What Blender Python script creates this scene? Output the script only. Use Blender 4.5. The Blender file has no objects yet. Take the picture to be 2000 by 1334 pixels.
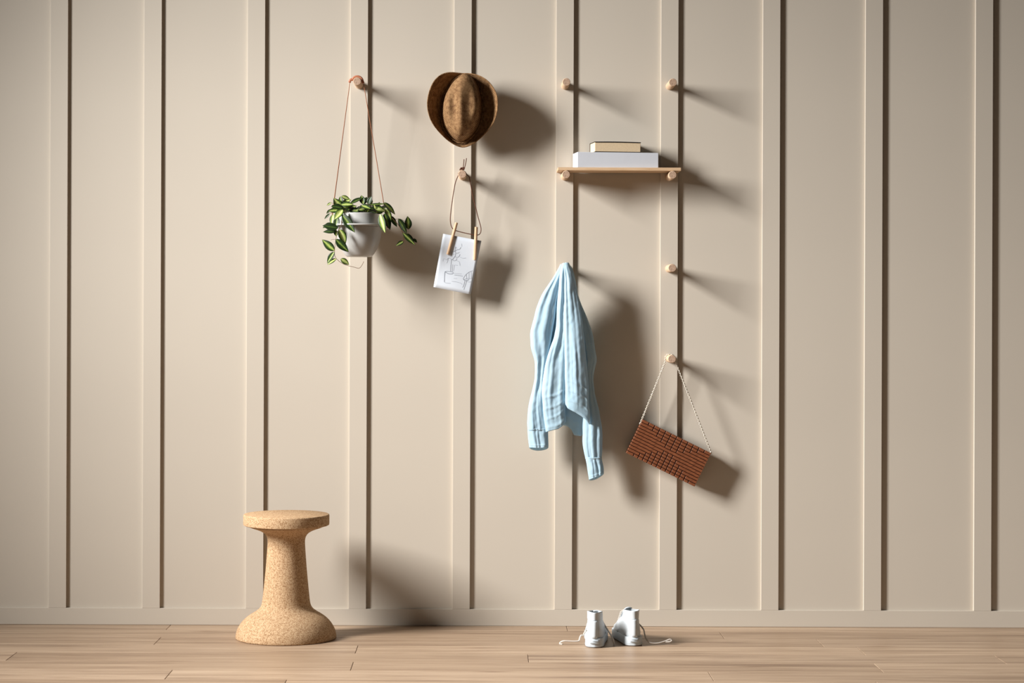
import bpy, bmesh, math, random
import numpy as np
from mathutils import Vector, Matrix, noise as mnoise

random.seed(7)
rng = np.random.default_rng(11)
scene = bpy.context.scene
C = scene.collection

# ---------------------------------------------------------------- camera
F_PX, DIST, CAM_H = 4000.0, 8.0, 1.2335      # focal length in px of the 2000 px frame, distance to wall, height
VX, VY = 940.0, 605.0                        # principal point of the (cropped) photograph
ROLL = math.radians(0.20)
cam_d = bpy.data.cameras.new('camera')
cam_d.sensor_fit = 'HORIZONTAL'; cam_d.sensor_width = 36.0
cam_d.lens = F_PX * 36.0 / 2000.0
cam_d.shift_x = (1000.0 - VX) / 2000.0
cam_d.shift_y = (VY - 667.0) / 2000.0
cam_d.clip_end = 60
cam = bpy.data.objects.new('camera', cam_d); C.objects.link(cam)
cam.location = (0, -DIST, CAM_H)
cam.rotation_euler = (math.pi / 2, -ROLL, 0)
scene.camera = cam

# ---------------------------------------------------------------- world, lamp, exposure
world = bpy.data.worlds.new('world'); scene.world = world
world.use_nodes = True
bg = world.node_tree.nodes['Background']
bg.inputs[0].default_value = (1.0, 0.95, 0.90, 1)
bg.inputs[1].default_value = 0.028

# one tall softbox, off to the left, feathered across the wall
sp = bpy.data.lights.new('studio_softbox', 'AREA')
sp.shape = 'RECTANGLE'
sp.size = 0.95; sp.size_y = 2.1
sp.spread = 1.177
sp.energy = 146
sp.color = (1.0, 0.985, 0.965)
lamp = bpy.data.objects.new('studio_softbox', sp); C.objects.link(lamp)
lamp.location = (-4.24, -2.45, 3.25)
lamp.rotation_euler = (Vector((1.089, -1.096, 0.59)) - Vector(lamp.location)).to_track_quat('-Z', 'Y').to_euler()

scene.view_settings.view_transform = 'Standard'
scene.view_settings.look = 'None'
scene.view_settings.exposure = 0.0
scene.view_settings.gamma = 1.0
scene.view_settings.use_curve_mapping = False

# ---------------------------------------------------------------- helpers
def P(x, y, d):
    """world point seen at photo pixel (x, y) and standing d metres in front of the wall"""
    dx, dy = x - VX, y - VY
    ux = dx * math.cos(ROLL) + dy * math.sin(ROLL)
    uy = -dx * math.sin(ROLL) + dy * math.cos(ROLL)
    s = F_PX / (DIST - d)
    return Vector((ux / s, -d, CAM_H - uy / s))

def PX(d):
    return F_PX / (DIST - d)

def mesh(name, verts, faces, smooth=False, uvs=None):
    me = bpy.data.meshes.new(name)
    me.from_pydata([tuple(v) for v in verts], [], faces)
    if smooth:
        me.polygons.foreach_set('use_smooth', [True] * len(me.polygons))
    if uvs is not None:
        uvl = me.uv_layers.new(name='UVMap')
        for l in me.loops:
            uvl.data[l.index].uv = uvs[l.vertex_index]
    me.update()
    return me

def link(name, me, mat=None, parent=None, loc=None):
    o = bpy.data.objects.new(name, me)
    C.objects.link(o)
    if mat and me and not me.materials:
        me.materials.append(mat)
    if parent: o.parent = parent
    if loc is not None: o.location = loc
    return o

def obj(name, verts, faces, mat, parent=None, smooth=False, origin=None, uvs=None):
    """one mesh object; vertices in world space, stored relative to origin / the parent's origin"""
    if origin is None:
        origin = Vector((0, 0, 0)) if parent is None else None
    base = world_loc(parent) if parent is not None else Vector((0, 0, 0))
    org = Vector(origin) if origin is not None else base
    me = mesh(name, [Vector(v) - org for v in verts], faces, smooth, uvs)
    return link(name, me, mat, parent, org - base)

def world_loc(o):
    v = Vector((0, 0, 0))
    while o is not None:
        v = v + Vector(o.location); o = o.parent
    return v

def empty(name, loc, label, cat, group=None):
    o = bpy.data.objects.new(name, None); C.objects.link(o)
    o.empty_display_size = 0.05
    o.location = loc
    return tag(o, label, cat, group)

def tag(o, label, cat, group=None, kind=None):
    o['label'] = label; o['category'] = cat
    if group: o['group'] = group
    if kind: o['kind'] = kind
    return o

def struct(o, label, cat):
    o['kind'] = 'structure'; o['label'] = label; o['category'] = cat
    return o

def recalc(o):
    bm = bmesh.new(); bm.from_mesh(o.data)
    bmesh.ops.recalc_face_normals(bm, faces=bm.faces)
    bm.to_mesh(o.data); bm.free()
    return o

def box_vf(x0, x1, y0, y1, z0, z1):
    v = [(x0, y0, z0), (x1, y0, z0), (x1, y1, z0), (x0, y1, z0), (x0, y0, z1), (x1, y0, z1), (x1, y1, z1), (x0, y1, z1)]
    f = [(0, 3, 2, 1), (4, 5, 6, 7), (0, 1, 5, 4), (1, 2, 6, 5), (2, 3, 7, 6), (3, 0, 4, 7)]
    return [Vector(p) for p in v], f

def bevel(o, w, seg=2):
    m = o.modifiers.new('bevel', 'BEVEL'); m.width = w; m.segments = seg; m.limit_method = 'ANGLE'
    return o

def tube_vf(path, radii, n=10, caps=True):
    """swept round tube along a polyline with parallel transport"""
    pts = [Vector(p) for p in path]
    if not hasattr(radii, '__len__'): radii = [radii] * len(pts)
    tans = []
    for i in range(len(pts)):
        a = pts[max(i - 1, 0)]; b = pts[min(i + 1, len(pts) - 1)]
        t = (b - a); t.normalize(); tans.append(t)
    t0 = tans[0]
    ref = Vector((0, 0, 1)) if abs(t0.z) < 0.9 else Vector((1, 0, 0))
    nrm = t0.cross(ref).normalized()
    V, Fc = [], []
    for i, p in enumerate(pts):
        if i:
            q = tans[i - 1].rotation_difference(tans[i])
            nrm = q @ nrm
        bn = tans[i].cross(nrm).normalized()
        for k in range(n):
            a = 2 * math.pi * k / n
            V.append(p + (nrm * math.cos(a) + bn * math.sin(a)) * radii[i])
    for i in range(len(pts) - 1):
        for k in range(n):
            k2 = (k + 1) % n
            Fc.append((i * n + k, i * n + k2, (i + 1) * n + k2, (i + 1) * n + k))
    if caps:
        Fc.append(tuple(reversed(range(n))))
        Fc.append(tuple(range((len(pts) - 1) * n, len(pts) * n)))
    return V, Fc

def smooth_path(pts, per=8):
    """Catmull-Rom through the points"""
    pts = [Vector(p) for p in pts]
    out = []
    for i in range(len(pts) - 1):
        p0 = pts[max(i - 1, 0)]; p1 = pts[i]; p2 = pts[i + 1]; p3 = pts[min(i + 2, len(pts) - 1)]
        for k in range(per):
            t = k / per
            out.append(0.5 * ((2 * p1) + (p2 - p0) * t + (2 * p0 - 5 * p1 + 4 * p2 - p3) * t * t + (3 * p1 - p0 - 3 * p2 + p3) * t ** 3))
    out.append(pts[-1])
    return out

def lathe_vf(profile, center, n=64, cap_bottom=True, cap_top=True):
    cx, cy = center
    V, Fc = [], []
    for r, z in profile:
        for k in range(n):
            a = 2 * math.pi * k / n
            V.append(Vector((cx + r * math.cos(a), cy + r * math.sin(a), z)))
    m = len(profile)
    for i in range(m - 1):
        for k in range(n):
            k2 = (k + 1) % n
            Fc.append((i * n + k, i * n + k2, (i + 1) * n + k2, (i + 1) * n + k))
    if cap_bottom: Fc.append(tuple(reversed(range(n))))
    if cap_top: Fc.append(tuple(range((m - 1) * n, m * n)))
    return V, Fc

def join_vf(*parts):
    V, Fc = [], []
    for v, f in parts:
        o = len(V); V += list(v); Fc += [tuple(i + o for i in q) for q in f]
    return V, Fc

def interp(xs, ys, x):
    """smooth (pchip-like) interpolation"""
    return float(np.interp(x, xs, ys))

def sm(a, b, x):
    t = min(max((x - a) / (b - a), 0.0), 1.0)
    return t * t * (3 - 2 * t)

# ---------------------------------------------------------------- materials
def srgb(r, g, b):
    def c(u):
        u /= 255.0
        return u / 12.92 if u <= 0.04045 else ((u + 0.055) / 1.055) ** 2.4
    return (c(r), c(g), c(b), 1.0)

class Mat:
    def __init__(self, name, rough=0.6, spec=0.4):
        self.m = bpy.data.materials.new(name); self.m.use_nodes = True
        self.nt = self.m.node_tree; self.N = self.nt.nodes
        self.b = self.N['Principled BSDF']
        self.b.inputs['Roughness'].default_value = rough
        self.b.inputs['Specular IOR Level'].default_value = spec
    def n(self, t, **kw):
        x = self.N.new(t)
        for k, v in kw.items(): setattr(x, k, v)
        return x
    def l(self, a, b): self.nt.links.new(a, b)
    def coords(self, kind='Object', scale=(1, 1, 1), rot=(0, 0, 0), loc=None):
        tc = self.n('ShaderNodeTexCoord'); mp = self.n('ShaderNodeMapping')
        mp.inputs['Scale'].default_value = scale; mp.inputs['Rotation'].default_value = rot
        self.l(tc.outputs[kind], mp.inputs['Vector'])
        return mp.outputs['Vector']
    def noise(self, vec, scale, detail=3, rough=0.55, dist=0.0):
        t = self.n('ShaderNodeTexNoise'); t.inputs['Scale'].default_value = scale
        t.inputs['Detail'].default_value = detail; t.inputs['Roughness'].default_value = rough
        t.inputs['Distortion'].default_value = dist
        self.l(vec, t.inputs['Vector']); return t.outputs['Fac']
    def ramp(self, fac, stops):
        r = self.n('ShaderNodeValToRGB'); el = r.color_ramp.elements
        while len(el) < len(stops): el.new(0.5)
        for e, (p, c) in zip(el, stops): e.position = p; e.color = c
        self.l(fac, r.inputs['Fac']); return r.outputs['Color']
    def bump(self, h, strength=0.2, dist=0.002):
        bp = self.n('ShaderNodeBump'); bp.inputs['Strength'].default_value = strength
        bp.inputs['Distance'].default_value = dist
        self.l(h, bp.inputs['Height']); self.l(bp.outputs['Normal'], self.b.inputs['Normal'])
    def color(self, c):
        if isinstance(c, tuple): self.b.inputs['Base Color'].default_value = c
        else: self.l(c, self.b.inputs['Base Color'])
    def mul(self, a, b, f=1.0, mode='MULTIPLY'):
        m = self.n('ShaderNodeMix'); m.data_type = 'RGBA'; m.blend_type = mode
        m.inputs['Factor'].default_value = f
        for s, v in ((m.inputs[6], a), (m.inputs[7], b)):
            if isinstance(v, tuple): s.default_value = v
            else: self.l(v, s)
        return m.outputs[2]

def make_paint():
    M = Mat('wall_paint', 0.55, 0.25)
    v = M.coords('Object')
    n = M.noise(v, 1.7, 2)
    M.color(M.ramp(n, [(0.3, (0.574, 0.515, 0.434, 1)), (0.7, (0.594, 0.534, 0.450, 1))]))
    M.bump(M.noise(v, 420, 2), 0.04, 0.0005)
    return M.m

def make_oak_floor():
    M = Mat('oak_floor', 0.45, 0.35)
    geo = M.n('ShaderNodeNewGeometry'); oi = M.n('ShaderNodeObjectInfo')
    off = M.n('ShaderNodeVectorMath'); off.operation = 'SCALE'
    cmb = M.n('ShaderNodeCombineXYZ')
    M.l(oi.outputs['Random'], cmb.inputs[0]); M.l(oi.outputs['Random'], cmb.inputs[2])
    M.l(cmb.outputs[0], off.inputs[0]); off.inputs['Scale'].default_value = 37.0
    add = M.n('ShaderNodeVectorMath'); add.operation = 'ADD'
    M.l(geo.outputs['Position'], add.inputs[0]); M.l(off.outputs[0], add.inputs[1])
    def mp(sc):
        m = M.n('ShaderNodeMapping'); m.inputs['Scale'].default_value = sc
        M.l(add.outputs[0], m.inputs['Vector']); return m.outputs['Vector']
    broad = M.noise(mp((0.9, 14, 1)), 1.6, 4, 0.6, 0.6)
    fine = M.noise(mp((2.2, 90, 1)), 2.2, 4, 0.65, 0.3)
    base = M.ramp(broad, [(0.28, srgb(138, 115, 95)), (0.48, srgb(170, 146, 123)), (0.72, srgb(190, 167, 143))])
    fin = M.ramp(fine, [(0.3, (0.78, 0.75, 0.71, 1)), (0.6, (1, 1, 1, 1))])
    c = M.mul(base, fin, 0.8)
    tone = M.ramp(oi.outputs['Random'], [(0.0, (0.86, 0.83, 0.80, 1)), (0.5, (0.97, 0.96, 0.95, 1)), (1.0, (1.06, 1.05, 1.03, 1))])
    c = M.mul(c, tone, 1.0)
    vor = M.n('ShaderNodeTexVoronoi'); vor.feature = 'F1'; vor.inputs['Scale'].default_value = 1.0
    M.l(mp((1.5, 11, 1)), vor.inputs['Vector'])
    kn = M.ramp(vor.outputs['Distance'], [(0.02, (0.22, 0.15, 0.11, 1)), (0.05, (0.6, 0.52, 0.46, 1)), (0.13, (1, 1, 1, 1))])
    c = M.mul(c, kn, 0.75)
    M.color(c)
    M.bump(fine, 0.08, 0.001)
    return M.m

def make_wood(name, dark, light, rough=0.55, scale=(6, 60, 60)):
    M = Mat(name, rough, 0.3)
    v = M.coords('Object', scale)
    n = M.noise(v, 3.0, 4, 0.6, 0.8)
    M.color(M.ramp(n, [(0.3, dark), (0.7, light)]))
    M.bump(n, 0.15, 0.0006)
    return M.m

def make_end_grain():
    M = Mat('oak_end_grain', 0.75, 0.2)
    v = M.coords('Object', (120, 240, 120))
    n = M.noise(v, 2.2, 3, 0.7, 0.6)
    M.color(M.ramp(n, [(0.3, srgb(148, 119, 98)), (0.68, srgb(198, 170, 147))]))
    return M.m

def make_cork():
    M = Mat('cork', 0.9, 0.12)
    v = M.coords('Object')
    vo = M.n('ShaderNodeTexVoronoi'); vo.inputs['Scale'].default_value = 330
    M.l(v, vo.inputs['Vector'])
    base = M.ramp(vo.outputs['Color'], [(0.10, srgb(146, 112, 80)), (0.42, srgb(182, 149, 114)), (0.85, srgb(204, 175, 140))])
    sp_ = M.noise(v, 420, 2, 0.6)
    base = M.mul(base, M.ramp(sp_, [(0.28, (0.36, 0.25, 0.17, 1)), (0.38, (1, 1, 1, 1))]), 0.85)
    M.color(base)
    M.bump(vo.outputs['Distance'], 0.25, 0.001)
    return M.m

def make_straw():
    M = Mat('straw', 0.8, 0.15)
    v = M.coords('Object')
    def wave(rot):
        w = M.n('ShaderNodeTexWave'); w.wave_type = 'BANDS'; w.inputs['Scale'].default_value = 72
        w.inputs['Distortion'].default_value = 1.5; w.inputs['Detail Scale'].default_value = 3
        m = M.n('ShaderNodeMapping'); m.inputs['Rotation'].default_value = rot
        M.l(v, m.inputs['Vector']); M.l(m.outputs[0], w.inputs['Vector']); return w.outputs['Fac']
    a = wave((0, math.radians(38), 0)); b = wave((0, math.radians(-47), 0))
    mx = M.n('ShaderNodeMath'); mx.operation = 'MULTIPLY'; M.l(a, mx.inputs[0]); M.l(b, mx.inputs[1])
    base = M.ramp(M.noise(v, 70, 3, 0.7), [(0.3, srgb(118, 84, 54)), (0.7, srgb(186, 150, 108))])
    c = M.mul(base, M.ramp(mx.outputs[0], [(0.0, (0.36, 0.29, 0.24, 1)), (0.45, (1, 1, 1, 1))]), 0.85)
    M.color(c); M.bump(mx.outputs[0], 0.5, 0.0012)
    return M.m

def make_linen():
    M = Mat('linen', 0.85, 0.1)
    v = M.coords('Object')
    n = M.noise(v, 9, 3)
    M.color(M.ramp(n, [(0.3, srgb(199, 227, 241)), (0.7, srgb(209, 234, 246))]))
    f = M.noise(M.coords('Object', (500, 500, 160)), 2, 2)
    cr = M.noise(M.coords('Object', (1, 1, 0.45), (0.3, 0.5, 0.2)), 85, 4, 0.6, 0.6)
    ad = M.n('ShaderNodeMath'); ad.operation = 'MULTIPLY_ADD'; ad.inputs[1].default_value = 0.12
    M.l(f, ad.inputs[0]); M.l(cr, ad.inputs[2])
    M.bump(ad.outputs[0], 0.35, 0.003)
    M.b.inputs['Sheen Weight'].default_value = 0.1
    tr = M.n('ShaderNodeBsdfTranslucent'); tr.inputs['Color'].default_value = srgb(206, 232, 244)
    mx = M.n('ShaderNodeMixShader'); mx.inputs[0].default_value = 0.40
    M.l(M.b.outputs[0], mx.inputs[1]); M.l(tr.outputs[0], mx.inputs[2])
    M.l(mx.outputs[0], M.N['Material Output'].inputs[0])
    return M.m

def make_leaf():
    M = Mat('hoya_leaf', 0.38, 0.45)
    uv = M.n('ShaderNodeUVMap'); sep = M.n('ShaderNodeSeparateXYZ'); M.l(uv.outputs[0], sep.inputs[0])
    oi = M.n('ShaderNodeObjectInfo')
    tc = M.n('ShaderNodeTexCoord')
    # distance from the midrib (uv.y is -1..1 stored as 0..1)
    a = M.n('ShaderNodeMath'); a.operation = 'SUBTRACT'; a.inputs[1].default_value = 0.5; M.l(sep.outputs[1], a.inputs[0])
    b = M.n('ShaderNodeMath'); b.operation = 'ABSOLUTE'; M.l(a.outputs[0], b.inputs[0])
    no = M.n('ShaderNodeTexNoise'); no.inputs['Scale'].default_value = 5; no.inputs['Detail'].default_value = 3
    sc = M.n('ShaderNodeMapping'); sc.inputs['Scale'].default_value = (1.2, 4, 1)
    M.l(uv.outputs[0], sc.inputs['Vector'])
    ad = M.n('ShaderNodeVectorMath'); ad.operation = 'ADD'; cm = M.n('ShaderNodeCombineXYZ')
    ml = M.n('ShaderNodeMath'); ml.operation = 'MULTIPLY'; ml.inputs[1].default_value = 53
    M.l(oi.outputs['Random'], ml.inputs[0]); M.l(ml.outputs[0], cm.inputs[2])
    M.l(sc.outputs[0], ad.inputs[0]); M.l(cm.outputs[0], ad.inputs[1]); M.l(ad.outputs[0], no.inputs['Vector'])
    k = M.n('ShaderNodeMath'); k.operation = 'MULTIPLY_ADD'; k.inputs[1].default_value = 0.34; M.l(no.outputs['Fac'], k.inputs[0]); M.l(b.outputs[0], k.inputs[2])
    r2 = M.n('ShaderNodeMath'); r2.operation = 'MULTIPLY_ADD'; r2.inputs[1].default_value = 0.42; r2.inputs[2].default_value = -0.16
    M.l(oi.outputs['Random'], r2.inputs[0])
    s2 = M.n('ShaderNodeMath'); s2.operation = 'ADD'; M.l(k.outputs[0], s2.inputs[0]); M.l(r2.outputs[0], s2.inputs[1])
    col = M.ramp(s2.outputs[0], [(0.12, srgb(206, 214, 140)), (0.27, srgb(160, 178, 84)), (0.38, srgb(76, 104, 40)), (0.52, srgb(34, 52, 22))])
    M.color(col)
    tr = M.n('ShaderNodeBsdfTranslucent'); M.l(col, tr.inputs['Color'])
    mx = M.n('ShaderNodeMixShader'); mx.inputs[0].default_value = 0.22
    M.l(M.b.outputs[0], mx.inputs[1]); M.l(tr.outputs[0], mx.inputs[2])
    M.l(mx.outputs[0], M.N['Material Output'].inputs[0])
    return M.m

def plain(name, c, rough=0.6, spec=0.35, var=0.06, nscale=30):
    M = Mat(name, rough, spec)
    v = M.coords('Object'); n = M.noise(v, nscale, 3)
    lo = tuple(max(x * (1 - var), 0) for x in c[:3]) + (1,); hi = tuple(x * (1 + var) for x in c[:3]) + (1,)
    M.color(M.ramp(n, [(0.3, lo), (0.7, hi)]))
    M.bump(n, 0.03, 0.0005)
    return M.m

PAINT = make_paint(); FLOOR = make_oak_floor(); CORK = make_cork(); STRAW = make_straw(); LINEN = make_linen(); LEAF = make_leaf()
PEGW = make_wood('oak_peg', srgb(190, 158, 128), srgb(222, 193, 162), 0.6)
ENDG = make_end_grain()
SHELFW = make_wood('oak_shelf', srgb(192, 158, 122), srgb(216, 186, 152), 0.5, (3, 60, 60))
CLIPW = make_wood('beech_clip', srgb(186, 150, 116), srgb(214, 182, 148), 0.5, (60, 60, 8))
TEAK = make_wood('teak', srgb(96, 54, 34), srgb(146, 88, 57), 0.45, (10, 60, 60))
TEAKD = plain('teak_dark_core', srgb(52, 26, 15), 0.8, 0.1)
LEATHER = plain('tan_leather', srgb(176, 112, 84), 0.5, 0.3, 0.08, 120)
LCORD = plain('tan_cord', srgb(158, 104, 76), 0.7, 0.2)
DCORD = plain('brown_cord', srgb(92, 56, 40), 0.7, 0.2)
POTM = plain('white_ceramic', srgb(180, 179, 176), 0.26, 0.5, 0.01)
SOIL = plain('potting_soil', srgb(48, 36, 26), 0.95, 0.1, 0.35, 160)
STEM = plain('plant_stem', srgb(104, 74, 48), 0.6, 0.3, 0.1)
PAPER = plain('drawing_paper', srgb(216, 223, 232), 0.8, 0.15, 0.01)
PENCIL = plain('pencil_line', srgb(152, 158, 168), 0.8, 0.1)
BOXW = plain('white_card', srgb(217, 221, 229), 0.6, 0.25, 0.01)
PAGES = plain('book_pages', srgb(228, 206, 172), 0.85, 0.1, 0.06, 220)
COVER = plain('black_cloth_cover', srgb(26, 22, 24), 0.6, 0.3)
CHAIN = plain('silver_chain', srgb(214, 206, 192), 0.3, 0.6); CHAIN.node_tree.nodes['Principled BSDF'].inputs['Metallic'].default_value = 0.35
LEATHERW = plain('white_leather', srgb(194, 200, 204), 0.45, 0.35, 0.03, 90)
RUBBER = plain('white_rubber', srgb(196, 204, 209), 0.5, 0.3, 0.03)
LACE = plain('cotton_lace', srgb(206, 198, 188), 0.85, 0.15)
LINING = plain('shoe_lining', srgb(196, 192, 186), 0.9, 0.1)
EMBOSS = plain('embossed_rubber', srgb(172, 180, 185), 0.6, 0.2)
SOLED = plain('sole_tread', srgb(120, 112, 104), 0.8, 0.1)

# ================================================================= the setting
T = 0.0118                      # batten thickness
WZ = 3.3                        # wall height
WX0, WX1 = -4.6, 4.9
v, f = box_vf(WX0, WX1, 0.012, 0.12, -0.02, WZ)
wall = struct(obj('wall_back', v, f, PAINT), 'beige painted wall of flat panels divided by vertical battens', 'wall')

edges_r = [131, 314, 516, 717, 919.5, 1119, 1323.5, 1522.5, 1723, 1938]
sT = PX(T)
rights = [(e - VX) / sT for e in edges_r]
step = 0.4025
while rights[0] - step > WX0: rights.insert(0, rights[0] - step)
while rights[-1] + step < WX1: rights.append(rights[-1] + step)
BW = 0.0683
BB_H = 0.0655                   # baseboard height
bounds = [WX0] + [r - BW / 2 for r in rights] + [WX1]
for a, b in zip(bounds[:-1], bounds[1:]):
    v, f = box_vf(a, b, 0.0, 0.012, 0.0, WZ)
    obj('panel', v, f, PAINT, wall, origin=((a + b) / 2, 0.006, 0))
for r in rights:
    v, f = box_vf(r - BW, r, -T, -0.0001, BB_H, WZ)
    bevel(obj('batten', v, f, PAINT, wall, origin=(r - BW / 2, 0, BB_H)), 0.0008, 2)

v, f = box_vf(WX0, WX1, -T, 0.0, 0.0005, BB_H - 0.0002)
struct(bevel(obj('baseboard_back', v, f, PAINT, origin=(0, 0, 0)), 0.0008, 2), 'low beige baseboard flush with the battens along the floor', 'baseboard')

FX0, FX1, FY = -4.6, 4.9, -9.6
v, f = box_vf(FX0, FX1, FY, 0.12, -0.12, -0.013)
floor = struct(obj('floor', v, f, FLOOR), 'pale oak plank floor', 'floor')
PW = 0.175
rows = [0.0, 0.13]
while rows[-1] < 4.4: rows.append(rows[-1] + PW)
joint_px = {1: [1412], 2: [310, 1604], 3: [699, 1684], 4: [25, 1034], 5: [690, 1718], 6: [332, 1391], 7: [558]}
for k in range(len(rows) - 1):
    d0, d1 = rows[k], rows[k + 1]
    dm = (d0 + d1) / 2
    js = [(p - VX) / PX(dm) for p in joint_px.get(k, [VX + random.uniform(-900, 0)])]
    js = sorted(js)
    while js[0] > FX0 + 0.6: js.insert(0, js[0] - random.uniform(1.5, 2.1))
    while js[-1] < FX1 - 0.6: js.append(js[-1] + random.uniform(1.5, 2.1))
    js = [FX0] + [j for j in js if FX0 + 0.3 < j < FX1 - 0.3] + [FX1]
    for a, b in zip(js[:-1], js[1:]):
        g = 0.0009
        zt = random.uniform(-0.0003, 0.0)
        v, f = box_vf(a + g, b - g, -d1 + g, -d0 - (g if k else 0), -0.013, zt)
        bevel(obj('plank', v, f, FLOOR, floor, origin=((a + b) / 2, -dm, 0)), 0.0008, 1)

# ================================================================= wall pegs
PEG_L, PEG_R = 0.135, 0.0152
TIP = T + PEG_L
def peg_mesh():
    n = 40
    prof = [(0.0, PEG_R), (PEG_L - 0.0015, PEG_R), (PEG_L, PEG_R - 0.0013)]
    V, Fc = [], []
    for dist, r in prof:
        for k in range(n):
            a = 2 * math.pi * k / n
            V.append((r * math.cos(a), -dist, r * math.sin(a)))
    for i in range(len(prof) - 1):
        for k in range(n):
            k2 = (k + 1) % n
            Fc.append((i * n + k, i * n + k2, (i + 1) * n + k2, (i + 1) * n + k))
    Fc.append(tuple(range(n)))
    body = mesh('peg_body', V, Fc, True)
    V2 = [((PEG_R - 0.0013) * math.cos(2 * math.pi * k / n), -PEG_L, (PEG_R - 0.0013) * math.sin(2 * math.pi * k / n)) for k in range(n)]
    V2 += [(x, y - 0.0004, z) for x, y, z in V2]
    F2 = [tuple(range(n)), tuple(reversed(range(n, 2 * n)))] + [(k, n + k, n + (k + 1) % n, (k + 1) % n) for k in range(n)]
    end = mesh('peg_end', V2, F2)
    return body, end
pb, pe = peg_mesh()
pb.materials.append(PEGW); pe.materials.append(ENDG)
ROWZ = [2.108, 1.7535, 1.3965, 1.0475]
COLX = {k: (e - VX) / sT - BW / 2 for k, e in zip('abcd', (717, 919.5, 1119, 1323.5))}
def peg(col, row, label):
    e = empty('wooden_peg', (COLX[col], -T, ROWZ[row]), label, 'peg', 'round wooden pegs on the wall battens')
    o = link('shaft', pb, None, e); m = link('end_face', pe, None, e)
    m['label'] = 'rough end grain of the peg'
    return e
peg('a', 0, 'wooden peg on which the leather strap of the planter hangs')
peg('b', 0, 'wooden peg behind the straw hat, holding it up')
peg('b', 1, 'wooden peg carrying the knotted brown cord below the straw hat')
peg('c', 0, 'empty wooden peg above left part of the shelf, next to the hat shadow')
peg('d', 0, 'empty wooden peg above right end of the shelf, top right corner of the pegs')
peg('c', 1, 'wooden peg under the left end of the shelf board')
peg('d', 1, 'wooden peg under the right end of the shelf board')
peg('c', 2, 'wooden peg under the top of the pale blue shirt')
peg('d', 2, 'empty wooden peg to the right of the blue shirt, below the shelf')
peg('d', 3, 'wooden peg with the silver chain of the wooden bag over it')

# ================================================================= cork stool
def build_stool():
    d = 0.315
    s = PX(d)
    c = P(559, 1130, d)
    cx = c.x
    st = empty('cork_stool', (cx, -d, 0), 'turned cork stool shaped like a push pin on the floor', 'stool')
    def Z(y): return CAM_H - (y - 1.2 * 0 - VY + 1.3) / s
    zt = Z(1004); zb = Z(1026.0)
    pr = [(0.0 + 0.0005, zb + 0.001), (81.0 / s, zb + 0.0005), (83.4 / s, zb + 0.003), (83.8 / s, zb + 0.008), (83.8 / s, zt - 0.005), (83.2 / s, zt - 0.0015), (82.0 / s, zt), (0.0005, zt)]
    v, f = lathe_vf(pr, (cx, -d), 96)
    o = obj('seat', v, f, CORK, st, True)
    ms = o.modifiers.new('es', 'EDGE_SPLIT'); ms.split_angle = math.radians(50)
    ped = [(1027.0, 79), (1031.0, 64), (1035.5, 51), (1040, 43.5), (1046, 38.4), (1054, 36.3), (1064, 36.5), (1085, 38), (1109, 39.8), (1135, 42.3), (1156, 44.4), (1175, 46.5),
           (1184, 48.5), (1190, 53), (1195, 60.5), (1200, 70), (1207, 79.5), (1215, 87), (1224, 93), (1233, 96.8), (1240, 98.2), (1245.6, 98.4)]
    ys = np.array([p[0] for p in ped]); rs = np.array([p[1] for p in ped])
    prof = []
    for y in np.linspace(ys[-1], ys[0], 70):
        k = np.interp(y, ys, rs)
        prof.append((k / s, max(Z(y), 0.0)))
    # soften the profile
    arr = np.array(prof)
    for _ in range(2):
        arr[1:-1] = (arr[:-2] + 2 * arr[1:-1] + arr[2:]) / 4
    prof = [(arr[0][0] - 0.004, 0.0), (arr[0][0] - 0.0008, 0.002)] + [tuple(a) for a in arr[1:]]
    prof[-1] = (prof[-1][0], zb + 0.001)
    v, f = lathe_vf(prof, (cx, -d), 96)
    obj('pedestal', v, f, CORK, st, True)
build_stool()

# ================================================================= shelf, box, book
def build_shelf():
    zb = ROWZ[1] + PEG_R + 0.0002
    x0 = P(1089.5, 332, 0.142).x; x1 = P(1330.5, 332, 0.142).x
    v, f = box_vf(x0, x1, -0.142, -T - 0.001, zb, zb + 0.0125)
    o = obj('shelf_board', v, f, SHELFW, None, origin=((x0 + x1) / 2, -0.075, zb))
    bevel(o, 0.0018, 3)
    tag(o, 'thin pale oak shelf board resting on two wall pegs', 'shelf')
    return zb + 0.0125
SHZ = build_shelf()

def rot_box(x0, x1, y0, y1, z0, z1, origin, ang):
    v, f = box_vf(x0, x1, y0, y1, z0, z1)
    R = Matrix.Rotation(ang, 3, 'Z')
    return [R @ p + Vector(origin) for p in v], f

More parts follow.
